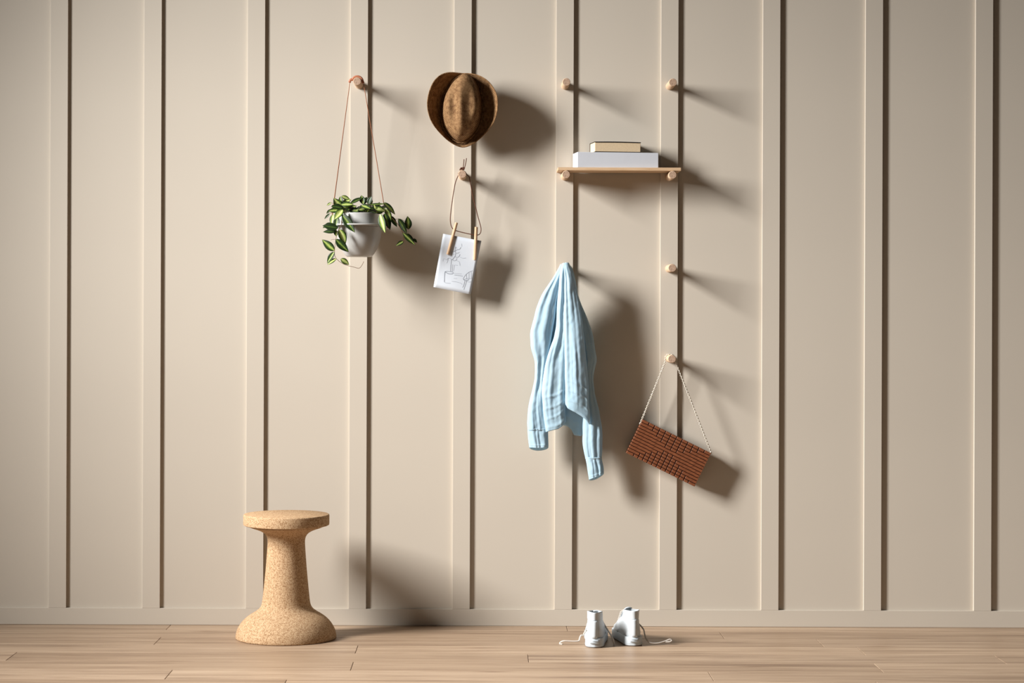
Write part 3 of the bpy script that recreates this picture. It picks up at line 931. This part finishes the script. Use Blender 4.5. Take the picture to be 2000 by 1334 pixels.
# ================================================================= blue shirt
def build_shirt():
    e = empty('blue_shirt', P(1104, 850, .10), 'pale blue long-sleeved linen shirt hanging crumpled from a peg', 'shirt')
    def col(rows, k, y):
        ys = np.array([r[0] for r in rows], float); vs = np.array([r[k] for r in rows], float)
        # Catmull-style smoothing by averaging three samples
        h = 5.0
        return float(np.mean([np.interp(y + o, ys, vs) for o in (-h, 0, h)]))
    def piece(name, rows, hem=None, folds=(), wr=0.0022, tucks=(), seed=0, nu=56, nv=150, dip=0.0, back_only=False, start=None):
        """rows: (y px, left px, right px, centre depth, half thickness); a flattened tube with folds"""
        y0 = rows[0][0]; y1 = rows[-1][0]
        V, Fc = [], []
        tot = 2 * nu
        for i in range(nv + 1):
            v = i / nv
            for k in range(tot):
                th = 2 * math.pi * k / tot
                u = (1 - math.cos(th)) / 2
                front = math.sin(th)
                ye = y1 if hem is None else float(np.interp(u, [h[0] for h in hem], [h[1] for h in hem]))
                y = y0 + v * (ye - y0)
                if front < 0: y += dip * v ** 8 * -front
                yy = min(y, y1)
                xl = col(rows, 1, yy); xr = col(rows, 2, yy); d = col(rows, 3, yy); t = col(rows, 4, yy)
                x = xl + (xr - xl) * u
                edge = abs(front)
                fr = math.copysign(abs(front) ** 0.62, front)
                dd = d + t * fr
                disp = 0.0
                for (uc0, uc1, wdt, amp, va, vb) in folds:
                    uc = uc0 + (uc1 - uc0) * v
                    fade = sm(va - 0.06, va + 0.06, v) * (1 - sm(vb - 0.06, vb + 0.06, v)) if vb < 1 else sm(va - 0.06, va + 0.06, v)
                    disp += 0.38 * amp * math.exp(-((u - uc) / (wdt * 1.5)) ** 2) * fade
                w3 = Vector(((u * (xr - xl)) * 0.045 + seed * 7.3 + y * 0.006, y * 0.014, seed))
                disp += wr * 1.0 * mnoise.noise(w3)
                w4 = Vector(((u * (xr - xl)) * 0.15 + seed * 3.1 - y * 0.03, y * 0.040, seed + 5))
                disp += wr * 0.12 * mnoise.noise(w4)
                x5 = x * 0.11; disp += wr * 0.35 * mnoise.noise(Vector((x5 + 0.4 * y * 0.09, y * 0.09, seed + 9)))
                for (vc, wd, amp, slope) in tucks:
                    q = (v - vc - slope * (u - 0.5)) / wd
                    disp += amp * (max(0.0, 1 - abs(q)) if q < 0 else max(0.0, 1 - abs(q) * 3))
                if front > 0: dd += disp * edge ** 0.5
                else: dd -= 0.5 * disp * edge ** 0.5
                x += 1.2 * mnoise.noise(Vector((y * 0.03, seed, front * 0.6))) * sm(0.02, 0.15, v)
                V.append(P(x, y, dd))
        for i in range(nv):
            for k in range(tot):
                k2 = (k + 1) % tot
                Fc.append((i * tot + k, i * tot + k2, (i + 1) * tot + k2, (i + 1) * tot + k))
        Fc.append(tuple(reversed(range(tot))))
        o = recalc(obj(name, V, Fc, LINEN, e, True))
        m = o.modifiers.new('thick', 'SOLIDIFY'); m.thickness = 0.0012; m.offset = -1
        return o
    # back of the shirt, seen below the open front
    piece('back_panel', [(535, 1092, 1112, .108, .005), (580, 1078, 1118, .100, .006), (620, 1068, 1128, .092, .008), (690, 1064, 1140, .080, .010), (740, 1072, 1146, .075, .010), (800, 1080, 1150, .072, .012), (853, 1080, 1154, .070, .012)],
          hem=[(0, 832), (.25, 830), (.40, 833), (.50, 840), (.56, 850), (.74, 852), (.82, 843), (1.0, 828)], folds=[(.5, .45, .06, .006, .3, 1), (.7, .75, .08, -.006, .3, 1), (.86, .9, .06, .005, .5, 1)],
          wr=.004, tucks=[(.93, .02, .002, -.02)], seed=1, nv=90, dip=0)
    # right sleeve (behind the front) and its cuff
    sr = [(560, 1112, 1124, .110, .008), (592, 1120, 1134, .100, .014), (615, 1126, 1145, .096, .018), (645, 1131, 1155.5, .090, .023), (680, 1137, 1163, .085, .026), (702, 1140, 1166, .082, .027), (725, 1140, 1161, .080, .024),
          (742, 1140, 1158, .080, .022), (770, 1141, 1162, .080, .022), (800, 1141, 1170, .080, .023), (830, 1137.5, 1175.5, .082, .024), (860, 1137, 1176.5, .083, .025), (882, 1140, 1176.5, .084, .025), (897, 1143.5, 1174.5, .085, .021)]
    piece('sleeve', sr, folds=[(.35, .30, .07, .009, .1, .75), (.72, .74, .06, -.008, .15, .85), (.2, .35, .05, -.006, .55, 1), (.5, .52, .07, .007, .6, 1), (.68, .7, .035, -.006, .78, 1), (.86, .88, .05, .006, .8, 1), (.3, .27, .03, -.005, .86, 1), (.42, .42, .02, -.004, .9, 1)], wr=.0035, seed=2)
    cr_ = [(893, 1143, 1175, .085, .0215), (900, 1144.5, 1176, .085, .0215), (915, 1147, 1179.5, .086, .021), (928, 1149, 1179.5, .087, .019), (936, 1150.5, 1179, .087, .018)]
    o = piece('cuff', cr_, hem=[(0, 937), (.5, 932), (1, 925)], folds=[(.62, .7, .04, -.008, .1, 1), (.85, .8, .05, .007, .2, 1), (.3, .3, .10, .006, .1, 1), (.45, .4, .03, -.005, .1, 1)], wr=.005, seed=3, nv=40, dip=4.0, tucks=[(.06, .07, .0016, 0), (.9, .08, .0012, 0)])
    # left sleeve and cuff
    sl = [(516, 1095, 1102, .128, .010), (530, 1087, 1099, .126, .012), (545, 1078.5, 1096, .122, .015), (570, 1061, 1091, .116, .021), (605, 1046, 1086, .110, .027), (650, 1035.5, 1079, .105, .030), (680, 1036.5, 1074, .102, .030), (705, 1044.5, 1069, .100, .026),
          (740, 1044.5, 1063.5, .098, .022), (770, 1037.5, 1062, .097, .022), (800, 1031, 1064, .096, .023), (828, 1029.5, 1069, .096, .024), (841, 1030.5, 1070, .096, .022)]
    piece('sleeve', sl, folds=[(.82, .78, .06, -.010, .05, .55), (.62, .55, .09, .008, .05, .50), (.38, .30, .08, -.007, .08, .5), (.18, .15, .07, .006, .1, .55), (.45, .62, .10, -.012, .45, .78), (.75, .8, .07, .007, .45, .9), (.22, .25, .07, .006, .55, 1), (.45, .48, .05, -.005, .7, 1), (.6, .62, .03, .004, .85, 1), (.35, .36, .025, -.004, .9, 1)], wr=.0035, seed=4)
    cl = [(837, 1030.5, 1070.5, .096, .022), (850, 1031, 1071, .096, .022), (866, 1032.5, 1071.2, .096, .020), (877, 1034.5, 1071.2, .096, .018)]
    piece('cuff', cl, hem=[(0, 874), (.4, 875), (1, 874)], folds=[(.25, .3, .06, .007, 0, 1), (.55, .58, .04, -.007, 0, 1), (.8, .78, .06, .007, 0, 1), (.4, .42, .03, -.005, 0, 1)], wr=.005, seed=5, nv=40, dip=5.5, tucks=[(.05, .07, .0018, 0), (.88, .08, .0012, 0)])
    # left front
    fl = [(514.5, 1098, 1107, .137, .014), (530, 1093.5, 1108, .139, .015), (560, 1091, 1107, .136, .015), (600, 1087.5, 1107, .130, .016), (640, 1086, 1106.5, .124, .017), (660, 1082, 1106, .121, .018), (675, 1075.5, 1106, .119, .020), (695, 1069, 1105.5, .117, .022), (715, 1064, 1105, .115, .023),
          (740, 1060, 1104.5, .113, .024), (765, 1057.5, 1104, .111, .025), (790, 1059, 1104, .110, .025), (815, 1062, 1105, .109, .024), (845, 1066, 1105, .109, .022)]
    piece('front_panel', fl, hem=[(0, 844), (.15, 842.5), (.4, 840), (.62, 838), (.8, 833), (.92, 829), (1, 823)], folds=[(.62, .62, .10, -.012, .05, .80), (.34, .36, .09, .008, .05, .85), (.90, .92, .10, .010, .02, .9), (.14, .14, .06, .006, .45, .9), (.48, .46, .05, -.005, .5, .95), (.28, .24, .04, -.004, .5, .95), (.76, .78, .04, .004, .65, 1)],
          wr=.0036, tucks=[(.80, .016, .0026, -.01), (.865, .016, .0026, -.015), (.925, .016, .0026, -.02), (.98, .02, .002, 0)], seed=6)
    # right front, nearest to the viewer
    fr = [(513.5, 1099, 1110, .140, .014), (522, 1100.5, 1114, .142, .015), (535, 1101.5, 1119, .142, .016), (550, 1102, 1123, .141, .018), (580, 1102, 1129, .138, .021), (620, 1102, 1136.5, .134, .024), (660, 1102, 1141, .130, .026), (700, 1102.5, 1145, .126, .028), (740, 1103, 1148.5, .123, .030),
          (780, 1104, 1150.5, .121, .030), (810, 1105, 1152, .120, .029), (830, 1105.5, 1153, .120, .028)]
    piece('front_panel', fr, hem=[(0, 789), (.10, 798), (.22, 801), (.42, 806), (.62, 812), (.80, 819), (.94, 829), (1, 828)], folds=[(.10, .07, .07, .007, .02, 1), (.26, .20, .06, -.007, .05, .9), (.46, .42, .10, .006, .05, .85), (.62, .60, .05, -.004, .2, .8), (.86, .84, .07, -.007, .1, .95), (.40, .36, .03, -.004, .55, .9), (.52, .50, .03, .004, .55, .95)],
          wr=.0040, tucks=[(.80, .018, .003, -.02), (.865, .018, .003, -.03), (.93, .018, .003, -.035), (.985, .02, .002, 0)], seed=7)
    # collar edge folded back over the peg
    co = [(512.8, 1103, 1109, .128, .016), (519, 1104, 1115, .122, .018), (528, 1106, 1119.5, .118, .018), (545, 1110, 1124, .114, .016), (570, 1114, 1128, .112, .012), (600, 1118, 1133, .108, .010)]
    piece('collar', co, folds=[(.3, .3, .1, .004, 0, 1), (.7, .7, .1, -.004, 0, 1)], wr=.002, seed=8, nv=50)
build_shirt()

# ================================================================= wooden clutch bag
def build_bag():
    tl = P(1256.0, 818.6, .066); tr = P(1389.4, 884.6, .066); br = P(1355.6, 951.0, .066); bl = P(1222.2, 884.6, .066)
    cen = (tl + tr + br + bl) / 4
    ang = math.atan2(-(tr - tl).z, (tr - tl).x)
    L = (tr - tl).length; H = (bl - tl).length
    ux = Vector((math.cos(ang), 0, -math.sin(ang))); uz = Vector((math.sin(ang), 0, math.cos(ang)))
    uy = Vector((0, 1, 0))
    D0, D1 = -0.0245, 0.0245
    cen = Vector((cen.x, -0.047, cen.z))
    e = empty('wooden_bag', cen, 'reddish brown slatted wooden clutch bag hanging slanted on a silver chain', 'bag')
    def rb(x0, x1, y0, y1, z0, z1):
        v, f = box_vf(x0, x1, y0, y1, z0, z1)
        return [cen + ux * p.x + uy * p.y + uz * p.z for p in v], f
    v, f = rb(-L / 2 + .002, L / 2 - .002, D0 + 0.004, D1, -H / 2 + .002, H / 2 - .002)
    obj('core', v, f, TEAKD, e)
    NS = 12
    sh = H / NS
    top_cut = [1, 2, 3, 4, 5, 5, 5, 4, 3, 2, 1]            # how many slats each cut crosses, from the top edge
    bot_cut = [1, 2, 3, 4, 5, 6, 6, 6, 5, 4, 3, 2, 1]
    xt = [(-0.5 + (430 - 355 + 73 * k) / 900.0) * L + 0.004 for k in range(len(top_cut))]
    xb = [(-0.5 + 0.10 + 0.0665 * k) * L for k in range(len(bot_cut))]
    for r in range(NS):
        z1 = H / 2 - r * sh; z0 = z1 - sh
        rb_ = NS - 1 - r
        cuts = [x for x, c in zip(xt, top_cut) if r < c] + [x for x, c in zip(xb, bot_cut) if rb_ < c]
        cuts = sorted(cuts)
        xs = [-L / 2] + cuts + [L / 2]
        for i in range(len(xs) - 1):
            g = 0.0017
            inset = random.uniform(0, 0.0012)
            v, f = rb(xs[i] + (g if i else 0), xs[i + 1] - (g if i < len(xs) - 2 else 0), D0 + inset, D1 + 0.0005, z0 + 0.0013, z1 - 0.0013)
            o = obj('slat' if len(cuts) == 0 or xs[i + 1] - xs[i] > 0.05 else 'wood_block', v, f, TEAK, e, origin=v[0])
            bevel(o, 0.0007, 1)
    # chain: alternating small links over the peg
    d = 0.060
    la = P(1250.6, 827.0, d); rt = P(1388.6, 884.0, d)
    px_ = COLX['d']; pz = ROWZ[3]
    path = [la, P(1298.4, 709.5, d)]
    R = PEG_R + 0.0018
    for k in range(0, 9):
        a = math.radians(178 - k * 19.5)
        path.append(Vector((px_ + R * math.cos(a), -d, pz + R * math.sin(a))))
    path += [P(1321.5, 712, d), rt]
    # resample evenly
    pts = [path[0]]; sp_ = 0.0060; acc = 0.0
    for a, b in zip(path[:-1], path[1:]):
        seg = (b - a).length; t = sp_ - acc
        while t <= seg:
            pts.append(a.lerp(b, t / seg)); t += sp_
        acc = seg - (t - sp_)
    parts = []
    for i, p in enumerate(pts):
        t = (pts[min(i + 1, len(pts) - 1)] - pts[max(i - 1, 0)]).normalized()
        s1 = Vector((0, -1, 0)) if i % 2 else t.cross(Vector((0, -1, 0)))
        ring = [p + t * 0.0042 * math.cos(2 * math.pi * k / 8) + s1 * 0.0028 * math.sin(2 * math.pi * k / 8) for k in range(9)]
        parts.append(tube_vf(ring, 0.0013, 5, False))
    v, f = join_vf(*parts)
    obj('chain', v, f, CHAIN, e, True)
    for q in (la, rt):
        ring = [q + Vector((0.0032 * math.cos(2 * math.pi * k / 10), 0, 0.0032 * math.sin(2 * math.pi * k / 10) - 0.001)) for k in range(11)]
        v, f = tube_vf(ring, 0.0011, 6, False)
        obj('chain_ring', v, f, CHAIN, e, True)
build_bag()

# ================================================================= sneakers
def build_shoe(heel_px, heel_py, yaw, mirror, label, laces, tongue_tip):
    # ground point of the heel back
    zc = F_PX * CAM_H / (heel_py - (heel_px - VX) * math.sin(ROLL) - VY)
    d = DIST - zc
    hp = P(heel_px, heel_py, d); org = Vector((hp.x, -d, 0.0))
    e = empty('sneaker', org, label, 'shoe', 'pair of white high-top sneakers on the floor')
    R = Matrix.Rotation(yaw, 3, 'Z')
    def W(x, y, z): return R @ Vector((x * mirror, y, z)) + org           # y runs from heel to toe, towards the wall
    Lf = 0.262
    def plan(t):                                                          # half widths (inner, outer) along the foot at ground level
        ys = [0, .02, .06, .15, .35, .5, .65, .78, .88, .95, .985, 1]
        wi = [0, .019, .030, .0345, .033, .031, .038, .042, .038, .028, .015, 0]
        wo = [0, .019, .030, .0345, .036, .039, .044, .045, .040, .029, .016, 0]
        return np.interp(t, ys, wi), np.interp(t, ys, wo)
    def ring(L, y0, grow, z, n=44, narrow=1.0, zf=None):
        ts = [0.5 - 0.5 * math.cos(math.pi * k / (n // 2)) for k in range(n // 2 + 1)]
        out = []
        for t in ts:
            _, wo = plan(t); out.append((narrow * wo + grow * math.sin(math.pi * min(max(t, .001), .999)) ** .3, y0 + t * L))
        for t in reversed(ts[1:-1]):
            wi, _ = plan(t); out.append((-(narrow * wi + grow * math.sin(math.pi * t) ** .3), y0 + t * L))
        return [W(x, y, z if zf is None else zf(y)) for x, y in out]
    def loft(name, rings, mat, cap0=True, cap1=True, split=55, parent=None, solid=0):
        n = len(rings[0]); V = [p for r in rings for p in r]; Fc = []
        for i in range(len(rings) - 1):
            for k in range(n):
                k2 = (k + 1) % n
                Fc.append((i * n + k, i * n + k2, (i + 1) * n + k2, (i + 1) * n + k))
        if cap0: Fc.append(tuple(reversed(range(n))))
        if cap1: Fc.append(tuple(range((len(rings) - 1) * n, len(rings) * n)))
        o = recalc(obj(name, V, Fc, mat, parent or e, True))
        if solid:
            m = o.modifiers.new('thick', 'SOLIDIFY'); m.thickness = solid; m.offset = -1
        ms = o.modifiers.new('es', 'EDGE_SPLIT'); ms.split_angle = math.radians(split)
        return o
    # sole: dark tread, white rubber side wall, raised foxing line
    loft('tread', [ring(Lf - .004, .002, -.001, 0.0003), ring(Lf - .002, .001, 0, 0.004)], SOLED)
    sole = loft('sole', [ring(Lf, 0, .0005, 0.0042), ring(Lf, 0, .0012, 0.006), ring(Lf - .001, 0.0005, .0008, 0.0315), ring(Lf - .003, 0.0015, -.001, 0.0345)], RUBBER)
    zf = [ring(Lf, -.0006, .0022, 0.0098), ring(Lf, -.0006, .0026, 0.0108), ring(Lf, -.0006, .0022, 0.0118)]
    loft('sole_stripe', zf, RUBBER, False, False, parent=sole)
    # upper: plan outline shrinking from the sole to the ankle opening
    lev = [(0.0325, .256, .004, .955), (0.036, .255, .004, .965), (0.042, .252, .0035, .955), (0.049, .243, .003, .93), (0.055, .230, .003, .90), (0.061, .212, .003, .89), (0.068, .196, .004, .875), (0.078, .178, .0055, .855),
           (0.088, .162, .007, .835), (0.098, .148, .008, .815), (0.108, .136, .008, .80), (0.116, .127, .0075, .79), (0.124, .119, .007, .795), (0.1285, .115, .0068, .80)]
    def ring2(z, L, y0, k):
        ts = [0.5 - 0.5 * math.cos(math.pi * q / 22) for q in range(23)]
        def wid(t):
            # blend the foot outline with an oval ankle
            m = sm(0.05, 0.11, z)
            wi, wo = plan(t * (1 - 0.55 * m))
            ov = 0.034 * math.sin(math.pi * min(max(t, 0), 1)) ** 0.38
            return (wi * (1 - m) + ov * m) * k * (math.sin(math.pi * t) ** (0.12) if 0 < t < 1 else 0), (wo * (1 - m) + ov * m) * k * (math.sin(math.pi * t) ** (0.12) if 0 < t < 1 else 0)
        out = [(wid(t)[1], y0 + t * L) for t in ts] + [(-wid(t)[0], y0 + t * L) for t in reversed(ts[1:-1])]
        res = []
        for i, (x, y) in enumerate(out):
            dent = -0.0022 * math.exp(-((z - .100) / .010) ** 2) * max(0, 1 - y / .05)
            res.append(W(x + 0.0008 * math.sin(z * 300 + y * 60), y - dent, z - 0.007 * sm(.03, .12, y) * sm(.08, .125, z)))
        return res
    loft('upper', [ring2(*q) for q in lev], LEATHERW, False, False, 70, solid=0.0022)
    # padded collar band, heel strip, seams
    colr = [ring2(z, L + .002, y0 - .001, k + .035) for z, L, y0, k in ((0.0985, .147, .008, .815), (0.100, .145, .008, .815), (0.124, .119, .007, .80), (0.1275, .116, .0068, .80), (0.1282, .114, .0072, .775), (0.120, .114, .0075, .74))]
    loft('ankle_collar', colr, LEATHERW, False, False, 60)
    V, Fc = [], []
    hs = [(0.0345, .0030), (0.043, .0028), (0.055, .0022), (0.068, .0033), (0.080, .0046), (0.092, .0064), (0.098, .0070)]
    wd = 0.0105
    for z, yb in hs:
        for k in range(7):
            q = k / 6 * 2 - 1
            dent = 0.0022 * math.exp(-((z - .100) / .010) ** 2)
            V.append(W(q * wd, yb - .0026 + 0.0065 * abs(q) ** 2.2 + dent, z))
    for i in range(len(hs) - 1):
        for k in range(6):
            a = i * 7 + k; Fc.append((a, a + 1, a + 8, a + 7))
    o = recalc(obj('heel_strip', V, Fc, LEATHERW, e, True)); m = o.modifiers.new('thick', 'SOLIDIFY'); m.thickness = 0.0018; m.offset = 0
    # embossed heel label on the rubber
    V, Fc = [], []
    for z in (0.0145, 0.0295):
        for k in range(9):
            q = k / 8 * 2 - 1
            V.append(W(q * 0.0165, -0.0018 + 0.0072 * abs(q) ** 2.0, z))
    for k in range(8): Fc.append((k, k + 1, k + 10, k + 9))
    o = recalc(obj('heel_label', V, Fc, RUBBER, sole, True)); m = o.modifiers.new('thick', 'SOLIDIFY'); m.thickness = 0.0016; m.offset = 0
    parts = []
    for k in range(9):
        q = (k - 4) / 4 * 0.8
        for j, zz in enumerate((0.0185, 0.0255)):
            x = q * 0.0165; y = -0.0030 + 0.0072 * q * q
            v_, f_ = box_vf(-0.0009, 0.0009, -0.0004, 0.0004, -0.0018, 0.0018)
            parts.append(([W(x + p.x * (1 if (k + j) % 3 else 0.6), y + p.y, zz + p.z) for p in v_], f_))
    v_, f_ = join_vf(*parts)
    obj('embossed_marks', v_, f_, EMBOSS, sole)
    # tongue
    V, Fc = [], []
    nt = 12
    for i in range(nt + 1):
        t = i / nt
        y = .196 - .078 * t - .006 * t * t; z = .062 + (.058 + tongue_tip) * t + .008 * math.sin(math.pi * t)
        for k in range(9):
            q = k / 8 * 2 - 1
            V.append(W(q * (.021 - .008 * t), y + .006 * q * q * (1 - .3 * t), z - .005 * q * q))
    for i in range(nt):
        for k in range(8):
            a = i * 9 + k; Fc.append((a, a + 1, a + 10, a + 9))
    o = recalc(obj('tongue', V, Fc, LEATHERW, e, True)); m = o.modifiers.new('thick', 'SOLIDIFY'); m.thickness = 0.004; m.offset = 0
    # crossed lacing over the tongue
    for i in range(6):
        t = 0.05 + 0.13 * i
        y = .206 - .078 * t; z = .066 + .060 * t
        path = [W(-.024, y + .004, z - .006), W(-.012, y + .006, z + .003), W(0, y + .006, z + .006), W(.012, y + .006, z + .003), W(.024, y + .004, z - .006)]
        v_, f_ = tube_vf(smooth_path(path, 4), 0.0022, 7)
        obj('lace', v_, f_, LACE, e, True)
    # side panels: two raised stripes on the outside and the inside of the forefoot
    for sg in (-1, 1):
        for yy in (.118, .145):
            p0 = W(sg * .0395, yy + .02, .031); p1 = W(sg * .0345, yy + .004, .050); p2 = W(sg * .0275, yy - .012, .066)
            v_, f_ = tube_vf(smooth_path([p0, p1, p2], 5), [0.0016] * 11, 6)
            obj('side_stripe', v_, f_, RUBBER, e, True)
    for pts in laces:
        path = [Vector(p) for p in pts]
        v_, f_ = tube_vf(smooth_path(path, 7), 0.0028, 8)
        # flatten onto a band: laces are wider than thick
        obj('loose_lace', v_, f_, LACE, e, True)

def G(x, y, z=0.0032):
    """point on the floor (or z above it) under photo pixel"""
    ux = (x - VX) * math.cos(ROLL) + (y - VY) * math.sin(ROLL); uy = -(x - VX) * math.sin(ROLL) + (y - VY) * math.cos(ROLL)
    zc = F_PX * (CAM_H - z) / uy
    return Vector((ux * zc / F_PX, -(DIST - zc), z))
dl = 0.42
build_shoe(1161, 1266.0, math.radians(-4.5), 1, 'white high-top sneaker with upright ankle, the one nearer the stool', [
    [P(1176, 1216, .40), P(1158, 1222, .385), P(1143, 1234, .40), P(1139, 1240.5, .43), P(1135, 1241, .44), P(1132.5, 1246, .442), P(1131, 1251, .445) , P(1125, 1252.5, .447), P(1112, 1252.3, .448), P(1101, 1252, .448), P(1095, 1254.5, .44), P(1093.6, 1257.2, .44), P(1098.5, 1258.5, .445)],
    [P(1178, 1216, .395), P(1188, 1232, .42), P(1194, 1242, .46), P(1198, 1250, .475), P(1199, 1257, .475), P(1199.2, 1262.5, .478)]], 0.0)
build_shoe(1240, 1262.8, math.radians(7.5), -1, 'white high-top sneaker with a creased heel and its tongue standing up', [
    [P(1222, 1206, .36), P(1244, 1216, .35), P(1256, 1228, .37), P(1259, 1238, .42), P(1262, 1248, .45), P(1268, 1254, .46), P(1276, 1256.5, .46), P(1287, 1256, .455), P(1299, 1252.5, .445), P(1308, 1249, .44), P(1312, 1251, .44), P(1309, 1253.5, .445), P(1300, 1253.8, .445)]], 0.008)
